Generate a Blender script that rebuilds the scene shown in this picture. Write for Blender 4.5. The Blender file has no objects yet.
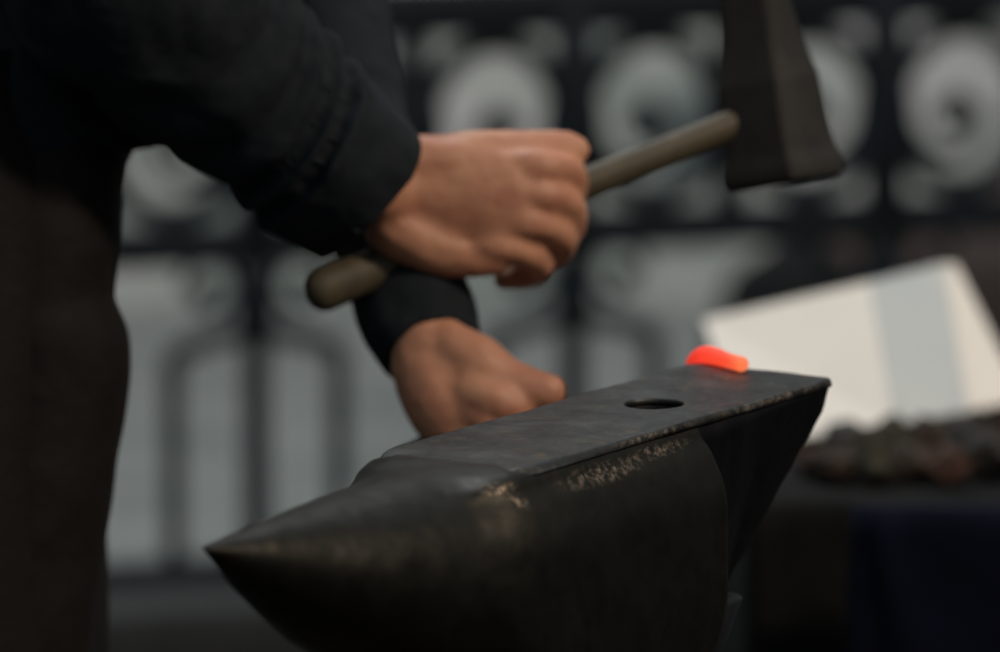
import bpy, bmesh, math, random
from mathutils import Vector, Matrix, noise
random.seed(7)
C = bpy.context.scene
col = C.collection
PI = math.pi

# ------------------------------------------------------------------ camera
FZ = 0.85                       # height of the anvil face above the ground
PITCH, D, FPX = 0.169, 5.0, 6790.0
CAM = Vector((0, -D*math.cos(PITCH), FZ + D*math.sin(PITCH)))
FW = Vector((0, math.cos(PITCH), -math.sin(PITCH)))
UP = Vector((0, math.sin(PITCH), math.cos(PITCH)))
RT = Vector((1, 0, 0))
def P(px, py, d):
    return CAM + FW*d + RT*((px-500)/FPX*d) + UP*((326-py)/FPX*d)

cd = bpy.data.cameras.new('camera'); cam = bpy.data.objects.new('camera', cd); col.objects.link(cam)
cam.location = CAM; cam.rotation_euler = (PI/2-PITCH, 0, 0)
cd.sensor_width = 36; cd.lens = FPX*36/1000; cd.clip_end = 200; cd.clip_start = .05
cd.dof.use_dof = True; cd.dof.focus_distance = 4.60; cd.dof.aperture_fstop = cd.lens/72.0
C.camera = cam

# ------------------------------------------------------------------ helpers
def tag(o, label=None, cat=None, group=None, kind=None):
    if label: o['label'] = label
    if cat: o['category'] = cat
    if group: o['group'] = group
    if kind: o['kind'] = kind
    return o
def obj(name, bm, mat, parent=None, smooth=True):
    me = bpy.data.meshes.new(name)
    bmesh.ops.recalc_face_normals(bm, faces=bm.faces)
    bm.to_mesh(me); bm.free()
    if smooth:
        for p in me.polygons: p.use_smooth = True
    me.materials.append(mat)
    o = bpy.data.objects.new(name, me); col.objects.link(o)
    if parent:
        o.parent = parent
        o.matrix_parent_inverse = parent.matrix_basis.inverted()
    return o
def empty(name, loc, rz=0):
    o = bpy.data.objects.new(name, None); col.objects.link(o)
    o.location = loc; o.rotation_euler = (0, 0, rz); o.empty_display_size = .1
    return o
def loft(bm, rings, cap=True, closed=True, cap_end=True):
    vs = [[bm.verts.new(p) for p in r] for r in rings]
    n = len(rings[0])
    for a, b in zip(vs[:-1], vs[1:]):
        for i in range(n if closed else n-1):
            j = (i+1) % n
            bm.faces.new((a[i], a[j], b[j], b[i]))
    if cap:
        bm.faces.new(vs[0])
    if cap and cap_end:
        bm.faces.new(list(reversed(vs[-1])))
    return vs
def catmull(pts, m=6):
    """pts: tuples of numbers; smooth interpolation through them"""
    out = []
    n = len(pts)
    for i in range(n-1):
        p0, p1, p2, p3 = pts[max(i-1, 0)], pts[i], pts[i+1], pts[min(i+2, n-1)]
        for k in range(m):
            t = k/m
            out.append(tuple(.5*((2*b) + (-a+c)*t + (2*a-5*b+4*c-d)*t*t + (-a+3*b-3*c+d)*t**3)
                             for a, b, c, d in zip(p0, p1, p2, p3)))
    out.append(tuple(pts[-1]))
    return out
def tube(bm, path, seg=12, squash=1.0, m=5, side=None, rmod=None):
    """path: list of (Vector, r) ; rounded ends"""
    pts = catmull([(p.x, p.y, p.z, r) for p, r in path], m) if len(path) > 2 else [(p.x, p.y, p.z, r) for p, r in path]
    if len(path) == 2:
        a, b = pts; pts = [tuple(a[i]+(b[i]-a[i])*k/4 for i in range(4)) for k in range(5)]
    P_ = [Vector(p[:3]) for p in pts]; R_ = [p[3] for p in pts]
    rings = []
    ref = side or Vector((.13, -1, .21)).normalized()
    T = []
    for i in range(len(P_)):
        T.append((P_[min(i+1, len(P_)-1)]-P_[max(i-1, 0)]).normalized())
    nrm = (ref - T[0]*ref.dot(T[0])).normalized()
    frames = []
    for t in T:
        nrm = (nrm - t*nrm.dot(t)).normalized()
        frames.append((nrm.copy(), t.cross(nrm)))
    def ring(c, r, f, idx=0):
        out = []
        for k in range(seg):
            a = 2*PI*k/seg
            rr = r*(rmod(idx/(len(P_)-1), a) if rmod else 1)
            out.append(c + f[0]*math.cos(a)*rr*squash + f[1]*math.sin(a)*rr)
        return out
    for ang in (80, 55, 28):
        a = math.radians(ang)
        rings.append(ring(P_[0]-T[0]*R_[0]*math.sin(a)*squash, R_[0]*math.cos(a), frames[0], 0))
    for i in range(len(P_)): rings.append(ring(P_[i], R_[i], frames[i], i))
    for ang in (28, 55, 80):
        a = math.radians(ang)
        rings.append(ring(P_[-1]+T[-1]*R_[-1]*math.sin(a)*squash, R_[-1]*math.cos(a), frames[-1], len(P_)-1))
    loft(bm, rings)
def ball(bm, c, rx, ry=None, rz=None, rot=None, seg=20):
    ry = ry or rx; rz = rz or rx
    m = Matrix.Translation(c) @ (rot or Matrix.Identity(4)) @ Matrix.Diagonal((rx, ry, rz, 1))
    bmesh.ops.create_uvsphere(bm, u_segments=seg, v_segments=seg//2+2, radius=1, matrix=m)
def box(bm, lo, hi, bev=0.0, mat=None, seg=2):
    lo = Vector(lo); hi = Vector(hi)
    b2 = bmesh.new()
    bmesh.ops.create_cube(b2, size=1, matrix=Matrix.Translation((lo+hi)/2) @ Matrix.Diagonal(((hi-lo).x, (hi-lo).y, (hi-lo).z, 1)))
    if bev: bmesh.ops.bevel(b2, geom=b2.edges[:], offset=bev, segments=seg, affect='EDGES', profile=.5)
    if mat: bmesh.ops.transform(b2, matrix=mat, verts=b2.verts)
    me = bpy.data.meshes.new('tmp'); b2.to_mesh(me); b2.free(); bm.from_mesh(me); bpy.data.meshes.remove(me)
def bake(o):
    """apply the modifiers of o"""
    dg = bpy.context.evaluated_depsgraph_get(); dg.update()
    me = bpy.data.meshes.new_from_object(o.evaluated_get(dg))
    o.modifiers.clear(); old = o.data; o.data = me; me.name = o.name
    bpy.data.meshes.remove(old)
    for p in me.polygons: p.use_smooth = True
def remesh(o, voxel, smooth=4, fac=.5):
    md = o.modifiers.new('r', 'REMESH'); md.mode = 'VOXEL'; md.voxel_size = voxel; md.use_smooth_shade = True
    if smooth:
        s = o.modifiers.new('s', 'SMOOTH'); s.iterations = smooth; s.factor = fac
    bake(o)
def wobble(o, amp, scale, seed=0.0):
    off = Vector((seed*3.1, seed*1.7, seed))
    vs = o.data.vertices; n = len(vs)
    co = [v.co.copy() for v in vs]; no = [v.normal.copy() for v in vs]
    flat = []
    for c, d in zip(co, no): flat.extend(c + d*(amp*noise.fractal(c*scale+off, 1.0, 2.0, 3)))
    vs.foreach_set('co', flat); o.data.update()

# ------------------------------------------------------------------ materials
def nt(name):
    m = bpy.data.materials.new(name); m.use_nodes = True
    t = m.node_tree; b = t.nodes['Principled BSDF']
    return m, t, b
def link(t, a, b): t.links.new(a, b)
def ramp(t, src, stops, interp='LINEAR'):
    r = t.nodes.new('ShaderNodeValToRGB'); r.color_ramp.interpolation = interp
    e = r.color_ramp.elements
    while len(e) < len(stops): e.new(.5)
    for el, (p, c) in zip(e, stops):
        el.position = p; el.color = (*c, 1) if len(c) == 3 else c
    link(t, src, r.inputs[0]); return r.outputs[0]
def nz(t, scale, detail=5, rough=.55, vec=None, dist=0.0):
    n = t.nodes.new('ShaderNodeTexNoise'); n.inputs['Scale'].default_value = scale
    n.inputs['Detail'].default_value = detail; n.inputs['Roughness'].default_value = rough
    n.inputs['Distortion'].default_value = dist
    if vec is not None: link(t, vec, n.inputs['Vector'])
    return n.outputs['Fac']
def coords(t, sc=(1, 1, 1), rot=(0, 0, 0)):
    tc = t.nodes.new('ShaderNodeTexCoord'); mp = t.nodes.new('ShaderNodeMapping')
    mp.inputs['Scale'].default_value = sc; mp.inputs['Rotation'].default_value = rot
    link(t, tc.outputs['Object'], mp.inputs['Vector']); return mp.outputs[0]
def bump(t, b, src, strength, dist):
    n = t.nodes.new('ShaderNodeBump'); n.inputs['Strength'].default_value = strength
    n.inputs['Distance'].default_value = dist
    link(t, src, n.inputs['Height']); link(t, n.outputs[0], b.inputs['Normal'])
def simple(name, c0, c1, rough=.7, metal=0, scale=20, bstr=.3, bdist=.002, spec=.5, sc=(1, 1, 1)):
    m, t, b = nt(name)
    v = coords(t, sc); f = nz(t, scale, vec=v)
    link(t, ramp(t, f, [(.3, c0), (.7, c1)]), b.inputs['Base Color'])
    b.inputs['Roughness'].default_value = rough; b.inputs['Metallic'].default_value = metal
    b.inputs['Specular IOR Level'].default_value = spec
    if bstr: bump(t, b, nz(t, scale*3, vec=v), bstr, bdist)
    return m

# forged steel of the anvil
def steel(name, c0, c1, c2, r0, r1, wear=None, bscale=120, bstr=.25, rust=None):
    m, t, b = nt(name)
    v = coords(t)
    f = nz(t, 22, 8, .65, v, .4)
    base = ramp(t, f, [(.25, c0), (.55, c1), (.8, c2)])
    if rust:
        mx = t.nodes.new('ShaderNodeMixRGB'); link(t, base, mx.inputs[1]); mx.inputs[2].default_value = (*rust, 1)
        fr = ramp(t, nz(t, 35, 6, .7, v), [(.56, (0, 0, 0)), (.68, (.75, .75, .75))])
        link(t, fr, mx.inputs[0]); base = mx.outputs[0]
    link(t, base, b.inputs['Base Color'])
    link(t, ramp(t, nz(t, 60, 7, .6, v), [(.3, (r0,)*3), (.7, (r1,)*3)]), b.inputs['Roughness'])
    b.inputs['Metallic'].default_value = .85
    v2 = coords(t, (1, 1, 1))
    bump(t, b, nz(t, bscale, 6, .6, v2), bstr, .002)
    return m, t, b, v
M = {}
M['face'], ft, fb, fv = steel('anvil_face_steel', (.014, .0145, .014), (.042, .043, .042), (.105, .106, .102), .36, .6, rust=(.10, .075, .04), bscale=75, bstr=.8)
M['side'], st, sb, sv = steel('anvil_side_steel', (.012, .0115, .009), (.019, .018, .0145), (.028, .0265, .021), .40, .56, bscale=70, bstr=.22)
M['heel'] = steel('anvil_shaded_steel', (.005, .005, .007), (.009, .009, .011), (.017, .017, .018), .5, .72, bscale=60, bstr=.4)[0]  # side steel darkened, so the undercut heel's shade is in the colour
# bare, scuffed metal and painted highlights in patches on shoulder and face edge (local frame of the anvil)
def scuffs_and_glints(t, b, patches):
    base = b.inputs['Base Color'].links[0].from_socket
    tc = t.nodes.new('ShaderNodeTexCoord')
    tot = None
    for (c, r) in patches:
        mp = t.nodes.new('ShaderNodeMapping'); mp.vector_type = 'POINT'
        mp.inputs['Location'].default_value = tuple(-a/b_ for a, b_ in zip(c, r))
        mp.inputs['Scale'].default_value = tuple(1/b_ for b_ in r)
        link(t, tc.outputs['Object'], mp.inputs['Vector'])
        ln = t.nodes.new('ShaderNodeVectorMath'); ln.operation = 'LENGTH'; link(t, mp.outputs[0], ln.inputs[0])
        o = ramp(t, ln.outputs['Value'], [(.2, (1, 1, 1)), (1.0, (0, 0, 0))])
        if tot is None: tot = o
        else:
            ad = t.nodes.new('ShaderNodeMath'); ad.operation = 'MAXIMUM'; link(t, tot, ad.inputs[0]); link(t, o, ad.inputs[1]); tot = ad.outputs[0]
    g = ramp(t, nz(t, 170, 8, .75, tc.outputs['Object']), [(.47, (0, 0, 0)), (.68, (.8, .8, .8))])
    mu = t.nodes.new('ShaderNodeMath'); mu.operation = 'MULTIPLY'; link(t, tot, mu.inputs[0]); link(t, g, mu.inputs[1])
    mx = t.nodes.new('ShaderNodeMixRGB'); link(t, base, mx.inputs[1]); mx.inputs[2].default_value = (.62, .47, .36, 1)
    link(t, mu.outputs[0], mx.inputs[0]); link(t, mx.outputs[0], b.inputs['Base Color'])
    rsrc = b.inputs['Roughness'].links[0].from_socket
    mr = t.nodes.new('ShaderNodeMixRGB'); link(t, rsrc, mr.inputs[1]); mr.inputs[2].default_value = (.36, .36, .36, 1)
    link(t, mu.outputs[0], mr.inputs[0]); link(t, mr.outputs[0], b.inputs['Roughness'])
scuffs_and_glints(ft, fb, [((.085, .0590, -.003), (.095, .0042, .005)), ((.25, .0592, -.003), (.07, .003, .004)), ((.004, .02, -.001), (.006, .04, .005))])  # warm highlight along the heel's near edge painted in with its worn chips
scuffs_and_glints(st, sb, [((.325, .064, -.016), (.060, .03, .0075)), ((.25, .064, -.013), (.050, .03, .005)), ((.430, .050, -.010), (.020, .014, .005)), ((.425, .060, -.020), (.010, .012, .008))])  # shoulder scuffs, plus lit spots by the horn painted into the colour

M['iron'] = simple('black_wrought_iron', (.003, .007, .011), (.006, .011, .016), .6, 0, 30, .2, spec=.25)
M['plaster'] = None
M['navy'] = simple('navy_cotton', (.007, .010, .014), (.013, .0165, .020), .9, 0, 60, .25, .001, .2)
M['leather'] = simple('dark_brown_leather', (.0036, .0024, .002), (.0068, .0044, .0036), .75, 0, 25, .4, .003, .25)
M['boot'] = simple('black_boot_leather', (.006, .005, .005), (.012, .01, .009), .5, 0, 25, .3)
M['wood'] = simple('oak_stump', (.05, .035, .022), (.11, .075, .045), .8, 0, 12, .5, .004, sc=(1, 1, .15))
M['handle'] = simple('worn_hickory', (.042, .034, .019), (.078, .062, .034), .6, 0, 14, .2, sc=(6, 6, 1))
M['hammer'] = simple('hammer_steel', (.016, .016, .016), (.030, .028, .025), .72, .3, 30, .2)
M['hair'] = simple('brown_hair', (.02, .012, .007), (.05, .03, .018), .7, 0, 60, .4)

def skin_mat():
    m, t, b = nt('skin')
    v = coords(t)
    base = ramp(t, nz(t, 28, 5, .6, v), [(.3, (.40, .17, .105)), (.55, (.49, .235, .14)), (.75, (.54, .29, .17))])
    link(t, base, b.inputs['Base Color'])
    b.inputs['Roughness'].default_value = .55
    b.inputs['Subsurface Weight'].default_value = .12
    b.inputs['Subsurface Radius'].default_value = (.012, .004, .002)
    bump(t, b, nz(t, 160, 4, .6, v), .25, .001)
    return m
M['skin'] = skin_mat()

# ------------------------------------------------------------------ anvil
A_YAW = .999
o0 = Vector((.1885, -.182, FZ))
ax = Vector((-math.cos(A_YAW), -math.sin(A_YAW), 0))       # towards the horn
bx_ = Vector((math.sin(A_YAW), -math.cos(A_YAW), 0))       # towards the viewer's side
AM = Matrix((( ax.x, bx_.x, 0, o0.x), (ax.y, bx_.y, 0, o0.y), (0, 0, 1, o0.z), (0, 0, 0, 1)))
# local frame: x = along the anvil from heel end to horn, y = to the near side, z = up from the face (left handed pair fixed below)
anvil = bpy.data.objects.new('anvil', None); col.objects.link(anvil)
anvil.location = (o0 + ax*.25 - Vector((0, 0, .33))); anvil.empty_display_size = .1
tag(anvil, 'large worn blacksmith anvil with a long pointed horn and a round hole in its face', 'anvil')
def aobj(name, bm, mat, smooth=True, **k):
    """anvil part: mesh kept in the anvil's own frame"""
    me = bpy.data.meshes.new(name)
    bmesh.ops.recalc_face_normals(bm, faces=bm.faces)
    bm.to_mesh(me); bm.free()
    for p in me.polygons: p.use_smooth = smooth
    me.materials.append(mat)
    o = bpy.data.objects.new(name, me); col.objects.link(o)
    o.parent = anvil; o.matrix_parent_inverse = Matrix.Translation(-anvil.location)
    o.matrix_basis = AM
    return o
def rot_frame_fix():
    return AM.to_3x3().determinant()
W2, LF = .0595, .432
PT = .0055                                                       # thickness of the hardened face plate
def plate_half(u):                                              # half width of the face along u, rounded in plan
    r = .012; h = W2
    if u < r: h = W2 - r + math.sqrt(max(0, r*r-(r-u)**2))
    if u > LF-.05:
        k = (u-(LF-.05))/.05; h = W2 - .030*(1-math.sqrt(max(0, 1-k*k)))
    return h
def plate_top(u, v):
    p = Vector((u*26, v*26, 3.3))
    z = .0009*noise.noise(p) - .0003
    h = plate_half(u); d = min(h-abs(v), u, LF-u)
    # worn rounded edge with chips along the near side of the heel
    rr = .0028 + .0015*max(0, noise.noise(Vector((u*45, 7, v*10))))
    if v > 0 and .02 < u < .19:
        rr += .003*max(0, noise.noise(Vector((u*70, 1.5, 0))))
    if u > .25 and v > 0: rr += (u-.25)*.045
    if u > .385: z -= .0048*((u-.385)/(LF-.385))**2
    if d < rr:
        z -= rr - math.sqrt(max(0, rr*rr-(rr-d)**2))
    return z
bm = bmesh.new()
NU, NV = 210, 66
grid = []
for i in range(NU+1):
    t_ = i/NU; u = LF*(t_ - .035*math.sin(4*PI*t_)/2) if False else LF*(.5-.5*math.cos(PI*t_))*.35 + LF*t_*.65
    row = []
    for j in range(NV+1):
        s = math.sin((j/NV-.5)*PI)*.45 + (j/NV-.5)*2*.55
        v = s*plate_half(u)
        row.append(bm.verts.new((u, v, max(plate_top(u, v), -PT+.0004))))
    grid.append(row)
for i in range(NU):
    for j in range(NV):
        bm.faces.new((grid[i][j], grid[i+1][j], grid[i+1][j+1], grid[i][j+1]))
loop = [grid[i][0] for i in range(NU+1)] + [grid[NU][j] for j in range(1, NV+1)] + [grid[i][NV] for i in range(NU-1, -1, -1)] + [grid[0][j] for j in range(NV-1, 0, -1)]
low = [bm.verts.new((v.co.x, v.co.y, -PT)) for v in loop]
n = len(loop)
for i in range(n):
    j = (i+1) % n; bm.faces.new((loop[i], loop[j], low[j], low[i]))
bm.faces.new(low)
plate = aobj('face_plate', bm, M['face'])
plate['label'] = 'flat grey worn striking face with a round hole'

# heel: wedge that narrows downwards, underside slanting to the waist
bm = bmesh.new()
rings = []
def rrect(hw_top, hw_bot, z0, z1, k=4, r=.006):
    """section outline (y,z) of a trapezoid with rounded lower corners"""
    pts = []
    for i in range(9):
        f = i/8; pts.append((hw_top+(hw_bot-hw_top)*f*.97, z0+(z1-z0)*f*.97))
    pts.append((hw_bot*.93, z1-(-.0) - .0*r))
    for i in range(1, 6): pts.append((hw_bot*.93*(1-2*i/6), z1))
    pts.append((-hw_bot*.93, z1))
    for i in range(9):
        f = 1-i/8; pts.append((-(hw_top+(hw_bot-hw_top)*f*.97), z0+(z1-z0)*f*.97))
    return pts
for i in range(31):
    u = .0025 + .20*i/30
    h = .011 + 1.50*u
    if u < .01: h -= (.01-u)*.5
    h = min(h, .25)
    ht = min(plate_half(u)-.0012, W2-.0012)
    hb = max(ht-.27*h, .018)
    rings.append([Vector((u, y, z)) for y, z in rrect(ht, hb, -PT+.0006, -h)])
loft(bm, rings)
heel = aobj('heel', bm, M['heel'])
md = heel.modifiers.new('sub', 'SUBSURF'); md.subdivision_type = 'SIMPLE'; md.levels = 1; bake(heel)
wobble(heel, .0012, 30, 2)

# body: shoulders swell out below the face
prof = [(-PT+.0006, W2-.0008), (-.013, .0615), (-.022, .0695), (-.036, .0765), (-.050, .0812), (-.07, .083), (-.10, .0835), (-.13, .082), (-.155, .076), (-.175, .062)]
prof = catmull(prof, 3)
def resample(poly, n):
    L = [0.0]
    for p, q in zip(poly, poly[1:]+poly[:1]): L.append(L[-1]+math.dist(p, q))
    out = []; k = 0
    for i in range(n):
        t = L[-1]*i/n
        while L[k+1] < t: k += 1
        f = (t-L[k])/max(1e-9, L[k+1]-L[k]); p, q = poly[k], poly[(k+1) % len(poly)]
        out.append((p[0]+(q[0]-p[0])*f, p[1]+(q[1]-p[1])*f))
    return out
TIP = .694
def section(u):
    zt = -PT + .0006 + (PT-.0016)*min(1, max(0, (u-.33)/.08))
    pts = [(0, zt), (W2-.030, zt), (W2-.018, zt-.0003), (W2-.008, zt-.0012)] + [(y, z) for z, y in prof]
    full = pts + [(pts[-1][0]*f, -.19) for f in (.7, .35, 0, -.35, -.7)] + [(-y, z) for y, z in reversed(pts[1:])]
    A = resample(full, 132)
    s_ = max(TIP-u, .0008); q = min(1, s_/.27)
    r = .077*math.sin(PI/2*min(1, s_/.30))
    top = -.0105 + .0085*math.sin(PI/2*q)
    if u < .47: top -= .002*min(1, (.47-u)/.04)
    B = resample([(r*1.05*math.sin(a), top-r+r*math.cos(a)) for a in [2*PI*k/132 for k in range(132)]], 132)
    w = min(1, max(0, (u-.415)/(.475-.415))); w = w*w*(3-2*w)
    return [Vector((u, a_[0]+(b_[0]-a_[0])*w, a_[1]+(b_[1]-a_[1])*w)) for a_, b_ in zip(A, B)]
for nm, u0, u1, nn_ in (('body', .190, .475, 90), ('horn', .475, TIP, 80)):
    bm = bmesh.new()
    us = [u0+(u1-u0)*i/nn_ for i in range(nn_+1)]
    if nm == 'horn': us = [u0+(u1-u0)*(1-(1-i/nn_)**1.5) for i in range(nn_+1)]
    loft(bm, [section(u) for u in (us if nm == 'body' else us[::-1])], cap_end=False)
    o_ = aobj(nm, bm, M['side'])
    vs = o_.data.vertices                                        # hammered unevenness, the same field on both so that they meet
    for v in vs:
        d_ = Vector((0, v.co.y, v.co.z+.08))
        if d_.length > 1e-6:
            v.co += d_.normalized()*(.0010*noise.fractal(v.co*22+Vector((15, 8, 5)), 1.0, 2.0, 3)+.0003*noise.noise(v.co*90))*min(1, (TIP-v.co.x)/.05)
# waist and feet
bm = bmesh.new(); rings = []
for z, hu0, hu1, hv in [(-.14, .10, .36, .058), (-.19, .135, .33, .052), (-.22, .145, .325, .055), (-.25, .12, .345, .075), (-.275, .07, .40, .10), (-.285, .06, .41, .11), (-.33, .055, .415, .115)]:
    pts = []
    for k in range(48):
        a = 2*PI*k/48; c, s_ = math.cos(a), math.sin(a)
        e = .38
        pts.append(Vector(((hu0+hu1)/2+(hu1-hu0)/2*math.copysign(abs(c)**e, c), hv*math.copysign(abs(s_)**e, s_), z)))
    rings.append(pts)
loft(bm, rings)
aobj('base', bm, M['heel'])

# round hole through face and heel
cb = bmesh.new()
hole_u, hole_v = .158, .004
def hole_ring(r, z): return [Vector((hole_u+r*math.cos(2*PI*k/40), hole_v+r*math.sin(2*PI*k/40), z)) for k in range(40)]
loft(cb, [hole_ring(.0225, .006), hole_ring(.0212, .0), hole_ring(.0205, -.002), hole_ring(.0202, -.008), hole_ring(.020, -.12)])
cutter = aobj('cutter', cb, M['heel'])
bpy.context.view_layer.update()
for o in (plate, heel):
    md = o.modifiers.new('b', 'BOOLEAN'); md.operation = 'DIFFERENCE'; md.object = cutter; md.solver = 'EXACT'
    bake(o)
bpy.data.objects.remove(cutter)

# stump under the anvil
bm = bmesh.new(); rings = []
cs = o0 + ax*.235; 
for z, r in [(.003, .27), (.03, .262), (.25, .25), (.49, .248), (.512, .243), (.5185, .232)]:
    rings.append([Vector((cs.x+(r+.008*math.sin(5*a+1))*math.cos(a), cs.y+(r+.008*math.sin(5*a+1))*math.sin(a), z)) for a in [2*PI*k/64 for k in range(64)]])
loft(bm, rings)
tag(obj('wooden_stump', bm, M['wood']), 'round wooden stump standing under the anvil', 'stump')

# ------------------------------------------------------------------ glowing rod
mg, tg, bg = nt('glowing_iron')
tc = tg.nodes.new('ShaderNodeTexCoord'); sp = tg.nodes.new('ShaderNodeSeparateXYZ'); link(tg, tc.outputs['Object'], sp.inputs[0])
x0, x1 = P(690, 350, 4.84).x, P(746, 350, 4.82).x
mr = tg.nodes.new('ShaderNodeMapRange'); mr.inputs[1].default_value = x0; mr.inputs[2].default_value = x1; link(tg, sp.outputs[0], mr.inputs[0])
nn = tg.nodes.new('ShaderNodeMath'); nn.operation = 'MULTIPLY_ADD'; link(tg, nz(tg, 90, 4, .6, tc.outputs['Object']), nn.inputs[0]); nn.inputs[1].default_value = .25
link(tg, mr.outputs[0], nn.inputs[2])
c_ = ramp(tg, nn.outputs[0], [(.05, (.62, .02, .010)), (.30, (1.0, .052, .026)), (.75, (1.0, .080, .032)), (1.0, (1.0, .20, .07))])
link(tg, c_, bg.inputs['Emission Color']); bg.inputs['Emission Strength'].default_value = .97
bg.inputs['Base Color'].default_value = (.05, .02, .015, 1); bg.inputs['Roughness'].default_value = .7
rod = empty('iron_rod', P(500, 408, 4.95))
tag(rod, 'iron rod with a red hot bent end lying on the far corner of the anvil', 'hot iron')
bm = bmesh.new()
tube(bm, [(P(693, 369, 4.885), .0055), (P(696, 361, 4.872), .0064), (P(704, 355.5, 4.855), .0068), (P(714, 355.8, 4.84), .0064), (P(725, 359.5, 4.825), .0056), (P(734, 362, 4.815), .0054), (P(741, 364, 4.808), .0056)], 16, m=6)
hot = obj('glowing_end', bm, mg, rod); hot['label'] = 'red hot glowing end'
bm = bmesh.new()
tube(bm, [(P(687, 372, 4.89), .0055), (P(650, 391, 4.91), .0055), (P(560, 420, 4.94), .0055), (P(470, 425, 4.965), .0055), (P(400, 455, 4.99), .0055)], 12)
obj('shank', bm, M['iron'], rod)

# ------------------------------------------------------------------ hammer
H0, H1 = P(322, 290, 4.975), P(784, 104, 5.09)
hax = (H1-H0).normalized()
ham = empty('hammer', H0)
tag(ham, 'forging hammer raised over the anvil, with a wooden handle and dark steel head', 'hammer')
bm = bmesh.new()
L = (H1-H0).length
tube(bm, [(H0, .0165), (H0+hax*.04, .0155), (H0+hax*.12, .0135), (H0+hax*.2, .0125), (H0+hax*.27, .0115), (H0+hax*(L-.03), .0115), (H0+hax*(L+.004), .011)], 18, squash=.8, side=Vector((0, -1, 0)))
obj('handle', bm, M['handle'], ham)
hc = P(772, 108, 5.088)
dn = (P(794, 190, 5.088)-P(768, 0, 5.088)).normalized()
dn = (dn - hax*dn.dot(hax)*.12).normalized()
q1 = (FW - dn*FW.dot(dn)).normalized(); q2 = dn.cross(q1)
rz_ = math.radians(32)
e1 = q1*math.cos(rz_)+q2*math.sin(rz_); e2 = -q1*math.sin(rz_)+q2*math.cos(rz_)
bm = bmesh.new(); rings = []
for t_, a_, b_ in [(-.098, .008, .016), (-.092, .011, .019), (-.05, .018, .022), (-.02, .0245, .0265), (.012, .027, .027), (.034, .0285, .0285), (.046, .031, .031), (.054, .031, .031), (.058, .0275, .0275)]:
    ch = .30
    pts = []
    for sx, sy in ((1, 1), (-1, 1), (-1, -1), (1, -1)):
        if sx*sy > 0: prs = [(sx, sy*(1-ch)), (sx*(1-ch), sy)]
        else: prs = [(sx*(1-ch), sy), (sx, sy*(1-ch))]
        for p, q in prs: pts.append(hc + dn*t_ + e1*a_*1.18*p + e2*b_*1.25*q)
    rings.append(pts)
loft(bm, rings)
bmesh.ops.bevel(bm, geom=bm.edges[:], offset=.0012, segments=2, affect='EDGES')
hh = obj('hammer_head', bm, M['hammer'], ham, smooth=False); hh['label'] = 'dark steel cross peen head'

# ------------------------------------------------------------------ the smith
# right hand (on the hammer) and left hand, arms, head, legs: one surface
K = 1358.0
bm = bmesh.new()
def tb(pts, **k): tube(bm, [(P(x, y, d), r) for x, y, d, r in pts], **k)
# torso / legs / neck
def ell(x, y, d, rx, ry): return (x, y, d, rx, ry)
def torso(bm, secs, seg=32):
    rings = []
    for (x, y, d, rx, ry) in catmull(secs, 5):
        c = P(x, y, d)
        rings.append([c + Vector((math.cos(a)*rx, math.sin(a)*ry, 0)) for a in [2*PI*k/seg for k in range(seg)]])
    loft(bm, rings)
# skin body under the clothes
torso(bm, [(0, 260, 5.08, .07, .12), (10, 130, 5.05, .095, .135), (50, -60, 5.05, .10, .135), (90, -250, 5.05, .105, .15), (120, -400, 5.05, .09, .15), (135, -455, 5.05, .05, .09)])
tb([(130, -430, 5.05, .055), (165, -520, 5.05, .052), (185, -560, 5.05, .055)])
ball(bm, P(205, -640, 5.05), .095, .078, .118)                                            # skull
ball(bm, P(250, -600, 5.05), .055, .055, .065)                                            # jaw
ball(bm, P(326, -640, 5.05), .016, .011, .022)                                            # nose
ball(bm, P(308, -600, 5.05), .018, .024, .008)                                            # mouth
for dd in (-.078, .078): ball(bm, P(200, -630, 5.05+dd), .018, .008, .03)                 # ears
for leg in (-1, 1):
    dd = 5.05+leg*.1
    xx = 40 if leg < 0 else -45
    tb([(xx-20, 180, dd+.02, .045), (xx-22, 380, dd+.02, .048), (xx-42, 700, dd+.02, .042), (xx-44, 850, dd, .042), (xx-44, 1050, dd, .042), (xx-20, 1380, dd, .034)])
    tube(bm, [(P(xx-25, 1410, dd), .034), (P(xx+60, 1435, dd), .028), (P(xx+150, 1448, dd), .022)], squash=1.0)
# upper arms
tb([(100, -410, 4.90, .055), (95, -230, 4.86, .048), (112, -40, 4.86, .042), (190, 40, 4.90, .042), (300, 125, 4.95, .036), (385, 190, 4.975, .030)], seg=20)
tb([(165, -410, 5.21, .055), (240, -230, 5.25, .048), (308, -50, 5.24, .042), (350, 110, 5.15, .036), (388, 245, 5.045, .030), (432, 350, 4.985, .028)], seg=20)
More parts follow.
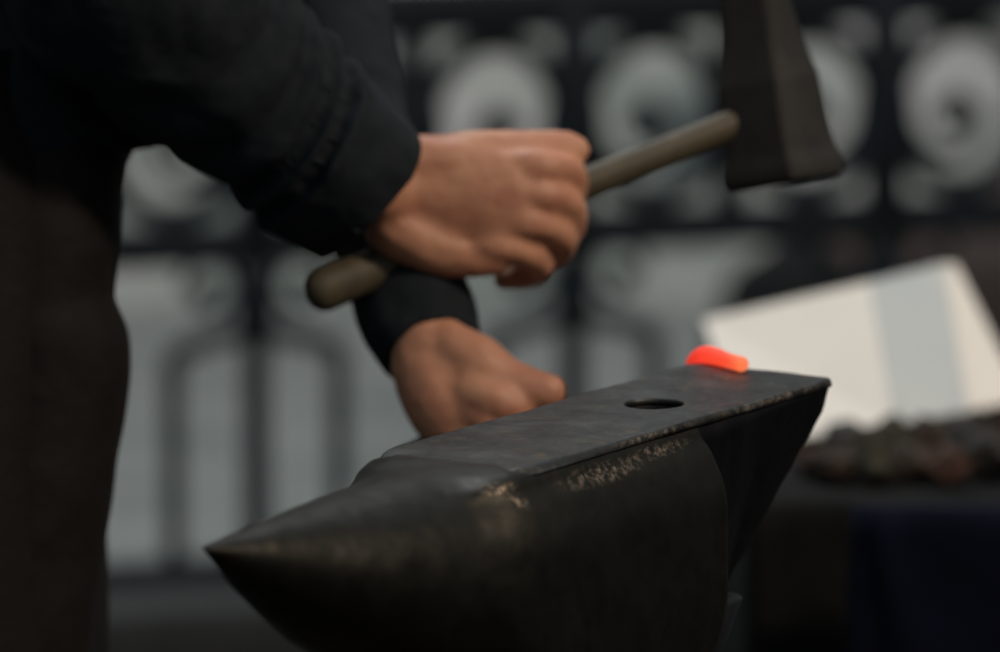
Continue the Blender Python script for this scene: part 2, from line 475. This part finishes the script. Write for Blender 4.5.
# ---- right hand
tube(bm, [(P(372, 178, 4.975), .031), (P(405, 194, 4.975), .033), (P(440, 200, 4.98), .037), (P(480, 204, 4.982), .041), (P(512, 206, 4.985), .042), (P(530, 207, 4.99), .037)], seg=24, squash=.52, side=Vector((0, -1, 0)))
tb([(395, 165, 4.975, .022), (440, 162, 4.98, .021), (500, 165, 4.985, .018), (542, 168, 4.985, .012)])    # thumb-side mass
tb([(395, 225, 4.98, .024), (440, 248, 4.985, .022), (492, 258, 4.985, .014)])            # heel of the hand
R = .0112
KN = [((538, 166), (569, 172), (571, 196), (540, 214), 1.0), ((538, 194), (570, 206), (569, 230), (538, 240), 1.03), ((526, 222), (560, 234), (557, 254), (524, 260), 1.0), ((503, 246), (537, 260), (534, 275), (504, 279), .88)]
for (k0, k1, k2, k3, rr) in KN:
    tb([(k0[0]-38, k0[1]-3, 4.982, R*rr), (k0[0], k0[1], 4.976, R*rr*1.08), (k1[0], k1[1], 4.998, R*rr*1.02), (k2[0], k2[1], 5.028, R*rr*.97), (k3[0], k3[1], 5.036, R*rr*.88)], m=5)
tb([(420, 168, 4.985, .019), (470, 152, 4.985, .0165), (528, 148, 4.995, .0135), (562, 146, 5.008, .0125), (576, 150, 5.012, .0105)])   # thumb along the handle
# ---- left hand, a loose fist around the rod
tube(bm, [(P(428, 342, 4.985), .029), (P(436, 370, 4.98), .033), (P(450, 396, 4.972), .036), (P(467, 416, 4.97), .034), (P(478, 430, 4.972), .028)], seg=22, squash=.8)
tb([(429, 360, 4.985, .027), (436, 400, 4.985, .026), (458, 432, 4.985, .024)])
tb([(448, 345, 4.975, .020), (478, 367, 4.965, .023), (508, 383, 4.96, .0195), (534, 390, 4.955, .0165), (546, 392, 4.953, .0150)])   # thumb
tb([(470, 392, 4.955, .018), (500, 404, 4.946, .0165), (520, 416, 4.955, .0135), (500, 436, 4.965, .0105)])                        # index
tb([(468, 412, 4.955, .016), (492, 424, 4.948, .0145), (504, 440, 4.955, .0115), (492, 455, 4.965, .010)])
tb([(458, 432, 4.96, .015), (480, 446, 4.95, .0135), (490, 462, 4.958, .0110), (478, 475, 4.967, .0095)])
tb([(446, 448, 4.965, .0135), (464, 463, 4.957, .012), (472, 477, 4.963, .010), (462, 488, 4.97, .0085)])
person = obj('person', bm, M['skin'])
remesh(person, .0033, 5, .5)
wobble(person, .0009, 55, 1)
tag(person, 'person in a dark navy shirt and brown leather apron striking with a hammer', 'person')

# shirt
bm = bmesh.new()
torso(bm, [(14, 130, 5.05, .118, .155), (22, 60, 5.05, .125, .165), (55, -60, 5.05, .128, .165), (95, -250, 5.05, .13, .175), (122, -400, 5.05, .105, .17), (140, -470, 5.05, .058, .10)])
ball(bm, P(127, 101, 5.0), .045, .06, .032); ball(bm, P(143, 119, 5.0), .030, .05, .022); ball(bm, P(110, 128, 5.0), .03, .05, .022)
def rm(t_, a):                                                   # soft folds of the sleeve
    f = 1.0
    s = t_
    for c0, w, amp, ph in ((.705, .020, .06, .5), (.742, .013, -.085, .5), (.775, .018, .04, .4), (.665, .011, -.06, .9), (.62, .022, .05, 1.3), (.575, .012, -.05, 1.7), (.53, .025, .05, 2.0), (.47, .014, -.045, 2.4), (.40, .03, .04, 2.8)):
        cc = c0 + .045*math.sin(a+ph)
        f += 2.3*amp*math.exp(-((s-cc)/(w*1.35))**2)*(.65+.35*math.cos(a*1.0+ph))
    return f
shirt = obj('shirt', bm, M['navy'], person); remesh(shirt, .0048, 3, .5)
bm = bmesh.new()
tube(bm, [(P(98, -420, 4.90), .082), (P(92, -230, 4.85), .085), (P(102, -70, 4.85), .088), (P(165, 18, 4.88), .082), (P(228, 80, 4.91), .071), (P(288, 129, 4.935), .067), (P(331, 167, 4.95), .0665), (P(356, 188, 4.96), .064)], seg=64, m=34, rmod=rm, squash=.9)
slv1 = obj('sleeve', bm, M['navy'], person); remesh(slv1, .0032, 1, .5)
bm = bmesh.new()
tube(bm, [(P(165, -420, 5.21), .08), (P(235, -230, 5.25), .075), (P(303, -70, 5.24), .060), (P(333, 50, 5.18), .046), (P(360, 140, 5.12), .043), (P(390, 230, 5.05), .043), (P(414, 300, 5.01), .041), (P(434, 356, 4.99), .033)], seg=40, m=10)
slv2 = obj('sleeve', bm, M['navy'], person); remesh(slv2, .0032, 2, .5)
def slice_mesh(o, co, no):
    b = bmesh.new(); b.from_mesh(o.data)
    bmesh.ops.bisect_plane(b, geom=b.verts[:]+b.edges[:]+b.faces[:], plane_co=co, plane_no=no, clear_outer=True)
    es = [e for e in b.edges if e.is_boundary]
    ex = bmesh.ops.extrude_edge_only(b, edges=es)               # the rim turns inwards, so the cuff has a thickness
    nv = [g for g in ex['geom'] if isinstance(g, bmesh.types.BMVert)]
    cen = sum((v.co for v in nv), Vector())/max(1, len(nv))
    for v in nv: v.co = v.co + (cen-v.co)*.10
    ne = [g for g in ex['geom'] if isinstance(g, bmesh.types.BMEdge)]
    ex = bmesh.ops.extrude_edge_only(b, edges=ne)
    for v in [g for g in ex['geom'] if isinstance(g, bmesh.types.BMVert)]: v.co = v.co - Vector(no)*.05
    b.normal_update(); b.to_mesh(o.data); b.free()
armdir = (P(395, 190, 4.97)-P(250, 78, 4.92)).normalized()
slice_mesh(slv1, P(368, 194, 4.965), armdir)
armdir2 = (P(428, 342, 4.985)-P(392, 240, 5.04)).normalized()
slice_mesh(slv2, P(427, 345, 4.988), armdir2)
b = bmesh.new()
for q in (shirt, slv1, slv2): b.from_mesh(q.data)
b.to_mesh(shirt.data); b.free()
for q in (slv1, slv2): bpy.data.objects.remove(q)
for p in shirt.data.polygons: p.use_smooth = True
wobble(shirt, .0080, 8, 3); wobble(shirt, .0022, 26, 4)
shirt['label'] = 'dark navy long sleeved shirt'

# trousers
bm = bmesh.new()
edge = [(150, 128), (165, 127), (200, 123), (245, 121), (285, 114), (305, 105), (325, 115), (350, 127), (385, 129), (430, 124), (480, 116), (520, 108), (560, 100), (650, 92), (800, 88), (1000, 84), (1250, 84), (1395, 90)]
path = []
for y, xr in edge:
    r = .072 if y < 700 else .066
    path.append((P(xr-r*K, y, 4.97), r))
tube(bm, path, seg=36, m=4, squash=1.0, side=Vector((0, -1, 0)))
tube(bm, [(P(-40, 150, 5.14), .085), (P(-45, 400, 5.15), .085), (P(-45, 800, 5.15), .07), (P(-55, 1390, 5.15), .066)], seg=32, m=10)
torso(bm, [(5, 290, 5.06, .062, .14), (5, 215, 5.05, .078, .15), (8, 160, 5.05, .092, .155), (10, 100, 5.05, .11, .155), (15, 60, 5.05, .11, .15)])
tr = obj('trousers', bm, M['leather'], person); remesh(tr, .006, 3, .5)
wobble(tr, .0035, 11, 4)
tr['label'] = 'very dark brown worn trousers'
# apron: leather panel wrapping the front of the hips and thighs
bm = bmesh.new(); rings = []
for k in range(41):
    y = 20 + (820-20)*k/40
    row = []
    c = P(10, y, 5.05)
    for j in range(33):
        a = -PI*.62 + PI*1.16*j/32
        rx = .0 + (.118 if y < 150 else .1)
        row.append(c + Vector((math.cos(a)*(.100+.004*math.sin(a*7+y*.01))-.03, math.sin(a)*.185, 0)))
    rings.append(row)
vs = loft(bm, rings, cap=False, closed=False)
ap = obj('apron', bm, M['leather'], person)
md = ap.modifiers.new('s', 'SOLIDIFY'); md.thickness = .003; bake(ap)
ap['label'] = 'brown leather apron over the trousers'
for leg in (-1, 1):
    dd = 5.05+leg*.09; xx = 35 if leg < 0 else -50
    bm = bmesh.new()
    g0 = P(xx, 1400, dd)
    z = .0
    tube(bm, [(Vector((g0.x-.03, g0.y, .20)), .055), (Vector((g0.x-.03, g0.y, .10)), .052), (Vector((g0.x-.02, g0.y, .062)), .056)], seg=20)
    tube(bm, [(Vector((g0.x-.03, g0.y, .058)), .056), (Vector((g0.x+.08, g0.y, .05)), .048), (Vector((g0.x+.17, g0.y, .044)), .042)], seg=20)
    b = obj('boot', bm, M['boot'], person); remesh(b, .007, 4)
bm = bmesh.new(); ball(bm, P(184, -668, 5.05), .104, .092, .112); hr = obj('hair', bm, M['hair'], person); wobble(hr, .003, 40, 6)
M['eye'] = simple('eye', (.5, .48, .45), (.6, .58, .55), .3, 0, 10, 0)
for dd in (-.03, .03):
    bm = bmesh.new(); ball(bm, P(318, -628, 5.05+dd), .011); obj('eye', bm, M['eye'], person)

# ------------------------------------------------------------------ wrought iron fence
FY = math.radians(15)
fdir = Vector((math.cos(FY), math.sin(FY), 0)); fnrm = Vector((-math.sin(FY), math.cos(FY), 0))
F0 = P(255, 244, 7.54); F0g = Vector((F0.x, F0.y, 0))
ZM = F0.z; ZT = P(255, 15, 7.54).z
BAY = .1835
fence = empty('iron_fence', F0g); tag(fence, 'black wrought iron fence of scrolls and rings between two rails behind the smith', 'fence')
def F(s, z, o=0): return F0g + fdir*s + fnrm*o + Vector((0, 0, z))
FM = Matrix(((fdir.x, fnrm.x, 0, F0g.x), (fdir.y, fnrm.y, 0, F0g.y), (0, 0, 1, 0), (0, 0, 0, 1)))
def fbox(lo, hi, bev=.002):
    bm = bmesh.new(); box(bm, lo, hi, bev, FM); return bm
NB = range(-5, 9)
KERB = .135
S0, S1 = -5*BAY-.02, 8*BAY+.02
for nm, z, h in (('rail', ZM, .0215), ('rail', ZT+.004, .029), ('rail', KERB+.012, .012)):
    if z < .3: z += .0
    obj(nm, fbox((S0, -.016, z-h), (S1, .016, z+h)), M['iron'], fence)
def flat_scroll(pts, r=.0075, squash=1.0):
    bm = bmesh.new()
    tube(bm, [(F(s, z, o), r) for s, z, o in pts], 10, m=5, side=fnrm)
    return bm
def spiral(cs_, cz, r0, r1, a0, turns, n=22):
    return [(cs_+(r0+(r1-r0)*k/n)*math.cos(a0+turns*2*PI*k/n), cz+(r0+(r1-r0)*k/n)*math.sin(a0+turns*2*PI*k/n), 0) for k in range(n+1)]
zc = (ZM+ZT)/2; hh_ = (ZT-ZM)/2
for i in NB:
    s = i*BAY
    big = (i % 4 == 0)
    w = .019 if i % 2 == 0 else .015
    if i == 4: w = .020
    obj('post', fbox((s-w, -w, ZM), (s+w, w, ZT)), M['iron'], fence)
    # boss where the rings meet the post
    bm = bmesh.new(); ball(bm, F(s, zc, 0), .034, .018, .05); obj('boss', bm, M['iron'], fence)
    # ring in the bay
    c = s + BAY/2
    if i < 8:
        rx, rz2 = BAY/2-.014, hh_-.034
        if c < S1:
            obj('ring', flat_scroll([(c+rx*math.cos(a), zc+rz2*math.sin(a), 0) for a in [2*PI*k/20 for k in range(21)]], .0135), M['iron'], fence)
            # inner volute of varying turn
            sg = 1 if i % 2 else -1
            sp_ = spiral(c+.012*sg, zc-.012, .0115, .052, (PI*.1 if sg > 0 else PI*.9), .95*sg)
            obj('scroll', flat_scroll(sp_, .0085), M['iron'], fence)
            bm = bmesh.new(); ball(bm, F(c+.012*sg, zc-.012, 0), .015); obj('scroll_eye', bm, M['iron'], fence)
    # below the middle rail: a collar, a stem, and on every other post two shouldered bars
    if i % 2 == 0:
        sw = .014
        obj('stem', fbox((s-sw, -.011, KERB+.012), (s+sw, .011, ZM)), M['iron'], fence)
        bm = bmesh.new(); ball(bm, F(s, ZM-.068, 0), .024, .022, .042); obj('collar', bm, M['iron'], fence)
        for sg in (-1, 1):
            pts = [(s+sg*.012, ZM-.098, 0), (s+sg*.04, ZM-.104, 0), (s+sg*.070, ZM-.112, 0), (s+sg*.0915, ZM-.124, 0), (s+sg*.0945, ZM-.155, 0), (s+sg*.0945, ZM-.24, 0), (s+sg*.0945, KERB+.012, 0)]
            obj('shouldered_bar', flat_scroll(pts, .0115), M['iron'], fence)
            pts = [(s+sg*(.052+.030*math.cos(a)), ZM-.045+.030*math.sin(a), 0) for a in [PI*(1.0-.12*k*1.0) for k in range(-4, 9)]]
            obj('scroll', flat_scroll(pts, .0055), M['iron'], fence)
            bm = bmesh.new(); ball(bm, F(s+sg*.062, ZM-.055, 0), .013, .010, .016); obj('scroll_eye', bm, M['iron'], fence)
# stone kerb carrying the fence
m_k = simple('dark_stone', (.010, .011, .012), (.022, .023, .023), .85, 0, 18, .4)
bm = bmesh.new(); box(bm, (S0-1.2, -.13, 0), (S1+1.2, .13, KERB), .012, FM)
tag(obj('trim_kerb', bm, m_k), kind='structure', label='dark stone kerb carrying the iron fence')

# ------------------------------------------------------------------ ground and wall
m, t, b = nt('pale_paving')
v = coords(t)
base = ramp(t, nz(t, 4.5, 6, .6, v), [(.3, (.105, .115, .112)), (.6, (.18, .185, .175))])
link(t, base, b.inputs['Base Color']); b.inputs['Roughness'].default_value = .8
bump(t, b, nz(t, 40, 5, .6, v), .4, .01)
bm = bmesh.new(); box(bm, (-8, 2.45, -.1), (8, 14, 0), 0)
tag(obj('ground_paving', bm, m, smooth=False), kind='structure')
m2 = simple('dark_forge_ground', (.012, .011, .010), (.03, .027, .024), .9, 0, 6, .5)
bm = bmesh.new(); box(bm, (-8, -7, -.1), (8, 2.45, 0), 0)
tag(obj('floor', bm, m2, smooth=False), kind='structure')
m3, t, b = nt('mottled_plaster')
v = coords(t)
f1 = nz(t, 4.5, 4, .5, v, .15)
base = ramp(t, f1, [(.34, (.09, .11, .11)), (.44, (.26, .29, .27)), (.54, (.43, .43, .40)), (.66, (.52, .49, .50))])
link(t, base, b.inputs['Base Color']); b.inputs['Roughness'].default_value = .85
bump(t, b, nz(t, 15, 5, .6, v), .4, .01)
bm = bmesh.new(); box(bm, (-6, 5.2, 0), (6, 5.5, 3.2), 0)
tag(obj('wall_back', bm, m3, smooth=False), kind='structure')

# ------------------------------------------------------------------ side bench with white folded board
M['cloth_black'] = simple('black_cloth', (.006, .0065, .007), (.012, .012, .012), .95, 0, 20, .3, .002, .1)
M['cloth_navy'] = simple('navy_cloth', (.0015, .0025, .008), (.0025, .004, .013), .9, 0, 20, .3, .002, .1)
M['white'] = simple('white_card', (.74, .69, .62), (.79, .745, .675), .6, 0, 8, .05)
M['white_shaded'] = simple('shaded_white_card', (.50, .54, .545), (.57, .595, .59), .6, 0, 8, .05)  # white card again, with the cool shade at the fold put into its colour
TZ = P(900, 440, 5.9).z
bench = empty('bench', Vector((P(930, 470, 5.95).x, P(930, 470, 5.95).y, 0)))
tag(bench, 'low bench under a dark cloth behind the heel of the anvil', 'bench')
bxl, bxr = P(752, 470, 5.85).x, P(1120, 470, 5.85).x
by0, by1 = P(0, 470, 5.64).y, P(0, 470, 6.25).y
bm = bmesh.new(); box(bm, (bxl, by0, TZ-.035), (bxr, by1, TZ-.008), .004); obj('bench_top', bm, M['wood'], bench)
for lx in (bxl+.03, bxr-.08):
    for ly in (by0+.03, by1-.08):
        bm = bmesh.new(); box(bm, (lx, ly, 0), (lx+.05, ly+.05, TZ-.035), .004); obj('leg', bm, M['wood'], bench)
# cloth draped over it, folds down the front
bm = bmesh.new(); rings = []
N = 160
per = []
def outline(k):
    q = 4*k/N
    x0_, x1_, y0_, y1_ = bxl-.008, bxr+.008, by0-.008, by1+.008
    if q < 1: return Vector((x0_+(x1_-x0_)*q, y0_, 0)), Vector((0, -1, 0))
    if q < 2: return Vector((x1_, y0_+(y1_-y0_)*(q-1), 0)), Vector((1, 0, 0))
    if q < 3: return Vector((x1_-(x1_-x0_)*(q-2), y1_, 0)), Vector((0, 1, 0))
    return Vector((x0_, y1_-(y1_-y0_)*(q-3), 0)), Vector((-1, 0, 0))
for r_i in range(24):
    ring = []
    for k in range(N):
        p, nn_ = outline(k)
        if r_i == 0: z = TZ; q = p - nn_*.01
        else:
            f = (r_i-1)/22; z = TZ-.004 - f*(TZ-.06)
            q = p + nn_*(.004+ .028*f*(.6+.4*math.sin(k*.75+2*math.sin(k*.11)))) 
        ring.append(Vector((q.x, q.y, z)))
    rings.append(ring)
vs = loft(bm, rings, cap=False); bm.faces.new(vs[0])
cl = obj('cloth', bm, M['cloth_black']); tag(cl, 'black cloth draped over the low bench', 'cloth')

# dark brown lumps of fuel and bark lying on the bench in front of the board
lump_mats = [simple('brown_bark', (.014, .009, .006), (.04, .023, .014), .9, 0, 30, .6, .006),
             simple('black_charcoal', (.010, .010, .009), (.03, .027, .022), .8, 0, 30, .6, .006),
             simple('olive_bark', (.014, .013, .008), (.035, .031, .018), .9, 0, 30, .6, .006),
             simple('rust_bark', (.03, .014, .009), (.065, .028, .017), .9, 0, 30, .6, .006)]
def lump(bm, c, rx, ry, rz, seed):
    b2 = bmesh.new(); bmesh.ops.create_icosphere(b2, subdivisions=4, radius=1)
    for v_ in b2.verts:
        n_ = noise.fractal(v_.co*1.3+Vector((seed, seed*2, 0)), 1, 2, 4)
        v_.co *= 1+.38*n_
        v_.co = Vector((v_.co.x*rx, v_.co.y*ry, v_.co.z*rz))
    zmin = min(v_.co.z for v_ in b2.verts)
    rot = Matrix.Rotation(seed*1.3, 4, 'Z')
    bmesh.ops.transform(b2, matrix=Matrix.Translation(c) @ rot @ Matrix.Translation((0, 0, -zmin)), verts=b2.verts)
    me = bpy.data.meshes.new('tmp'); b2.to_mesh(me); b2.free(); bm.from_mesh(me); bpy.data.meshes.remove(me)
spots = [(835, 5.84, .030, .020, 0), (875, 5.83, .030, .024, 2), (912, 5.84, .026, .020, 0), (948, 5.83, .030, .022, 3), (985, 5.85, .028, .026, 1), (1020, 5.84, .030, .026, 0),
         (850, 5.90, .032, .028, 1), (890, 5.90, .030, .030, 2), (930, 5.91, .030, .030, 0), (968, 5.90, .030, .032, 1), (1005, 5.91, .032, .034, 0), (1040, 5.90, .032, .034, 2), (812, 5.86, .018, .016, 3)]
for k, (px, d, r, rz, mi) in enumerate(spots):
    c = P(px, 470, d-.13); c.z = TZ+.0005
    bm = bmesh.new(); lump(bm, c, r*.72, r*.62, rz*.7, k*2.3+1)
    names = ['brown', 'black', 'olive brown', 'rusty red']
    o = obj('fuel_lump', bm, lump_mats[mi])
    tag(o, 'small lump of %s fuel lying on the dark bench below the white board' % names[mi], 'fuel', 'lumps of fuel on the bench')

# white folded board: three stiff panels, leaning, standing among the lumps
wb = empty('folded_board', P(850, 420, 5.95))
tag(wb, 'large white card folder standing open and tilted behind the anvil heel', 'folder')
def panel(name, q, mat, thick=.006):
    """q: 4 corners (px, py, depth) tl, tr, br, bl"""
    c = [P(*p) for p in q]
    nrm_ = (c[1]-c[0]).cross(c[3]-c[0]).normalized()
    if nrm_.dot(FW) < 0: nrm_ = -nrm_
    bm = bmesh.new()
    N_ = 6
    fr = [bm.verts.new(p) for p in c]; bk = [bm.verts.new(p+nrm_*thick) for p in c]
    bm.faces.new(fr); bm.faces.new(list(reversed(bk)))
    for i in range(4):
        j = (i+1) % 4; bm.faces.new((fr[i], fr[j], bk[j], bk[i]))
    bmesh.ops.bevel(bm, geom=bm.edges[:], offset=.001, segments=2, affect='EDGES')
    return obj(name, bm, mat, wb, smooth=False)
tlx = [(702, 318, 6.02), (868, 277, 5.97), (868, 277, 5.97)]
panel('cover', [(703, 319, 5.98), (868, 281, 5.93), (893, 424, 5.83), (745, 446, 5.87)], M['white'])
panel('spine', [(869, 281, 5.93), (944, 263, 6.00), (968, 411, 5.90), (894, 424, 5.83)], M['white_shaded'])
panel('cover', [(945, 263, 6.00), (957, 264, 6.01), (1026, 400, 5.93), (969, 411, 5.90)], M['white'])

# navy bag standing in front of the bench
bm = bmesh.new(); rings = []
bc = P(985, 560, 5.52); zt = P(985, 508, 5.52).z
for k in range(26):
    f = k/25; z = .003 + zt*f
    hw = .12-.015*f; hd = .055*(1-.75*f**3)
    rings.append([Vector((bc.x+math.copysign(abs(math.cos(a))**.6, math.cos(a))*(hw+.005*math.sin(a*5+z*20)), bc.y+math.copysign(abs(math.sin(a))**.6, math.sin(a))*(hd+.004*math.sin(a*7+z*31)), z)) for a in [2*PI*j/56 for j in range(56)]])
loft(bm, rings)
bag = obj('cloth_bag', bm, M['cloth_navy']); tag(bag, 'navy blue cloth bag standing in front of the dark bench', 'bag')

# dark planter with shrub-like clutter behind the fence on the right
M['brown_cloth'] = simple('brown_coat', (.020, .012, .010), (.045, .028, .022), .9, 0, 8, .4)
M['peach'] = simple('pale_peach_sack', (.34, .26, .21), (.44, .36, .30), .9, 0, 6, .3)
def sack(name, px, py_top, d, hw, hd, mat, label, cat, seed, group=None, py_base=None):
    c = P(px, 300, d); z1 = P(px, py_top, d).z
    bm = bmesh.new(); rings = []
    for k in range(25):
        f = k/24; z = .003 + (z1-.003)*f
        g = (1-.30*abs(2*f-.9)**2.2)
        if f > .9: g *= max(.22, 1-(f-.9)*6)
        rings.append([Vector((c.x+math.cos(a)*hw*g*(1+.05*math.sin(3*a+seed+z*9)), c.y+math.sin(a)*hd*g*(1+.06*math.sin(4*a+seed*2+z*7)), z)) for a in [2*PI*j/40 for j in range(40)]])
    loft(bm, rings)
    o = obj(name, bm, mat); tag(o, label, cat, group)
    return o
sack('sack', 925, 205, 8.6, .19, .16, M['brown_cloth'], 'dark brown sack behind the fence, just above the corner of the white folder', 'sack', 1)
sack('sack', 1080, 150, 9.0, .19, .16, M['brown_cloth'], 'taller dark brown sack behind the fence at the right edge', 'sack', 4)
sack('sack', 800, 240, 8.3, .11, .10, M['cloth_black'], 'blackish sack behind the fence, above the middle of the white folder', 'sack', 2)

# ------------------------------------------------------------------ light
w = bpy.data.worlds.new('overcast'); C.world = w; w.use_nodes = True
bgn = w.node_tree.nodes['Background']
tcw = w.node_tree.nodes.new('ShaderNodeTexCoord'); sw_ = w.node_tree.nodes.new('ShaderNodeSeparateXYZ')
w.node_tree.links.new(tcw.outputs['Generated'], sw_.inputs[0])
rw = w.node_tree.nodes.new('ShaderNodeValToRGB')
rw.color_ramp.elements[0].position = .0; rw.color_ramp.elements[0].color = (.10, .115, .125, 1)
rw.color_ramp.elements[1].position = .9; rw.color_ramp.elements[1].color = (.44, .50, .52, 1)
w.node_tree.links.new(sw_.outputs[2], rw.inputs[0]); w.node_tree.links.new(rw.outputs[0], bgn.inputs[0])
bgn.inputs[1].default_value = .72
def area(name, loc, tgt, size, energy, colr):
    l = bpy.data.lights.new(name, 'AREA'); l.shape = 'DISK'; l.size = size; l.energy = energy; l.color = colr
    o = bpy.data.objects.new(name, l); col.objects.link(o); o.location = loc
    o.rotation_euler = (Vector(tgt)-Vector(loc)).to_track_quat('-Z', 'Y').to_euler(); return o
area('warm_key_fill', (1.9, -1.4, 2.9), (.2, .3, .8), .4, 52, (1.0, .80, .62))  # added warm key from upper right, moved in to brighten the white board
area('wall_fill', (-.5, 2.2, 4.5), (.2, 4.5, .4), 2.5, 175, (.95, .98, 1.0))  # added area light that brightens the wall and paving behind the fence

vs_ = C.view_settings
vs_.view_transform = 'Standard'; vs_.look = 'None'; vs_.gamma = 1; vs_.use_curve_mapping = False; vs_.exposure = 0.0
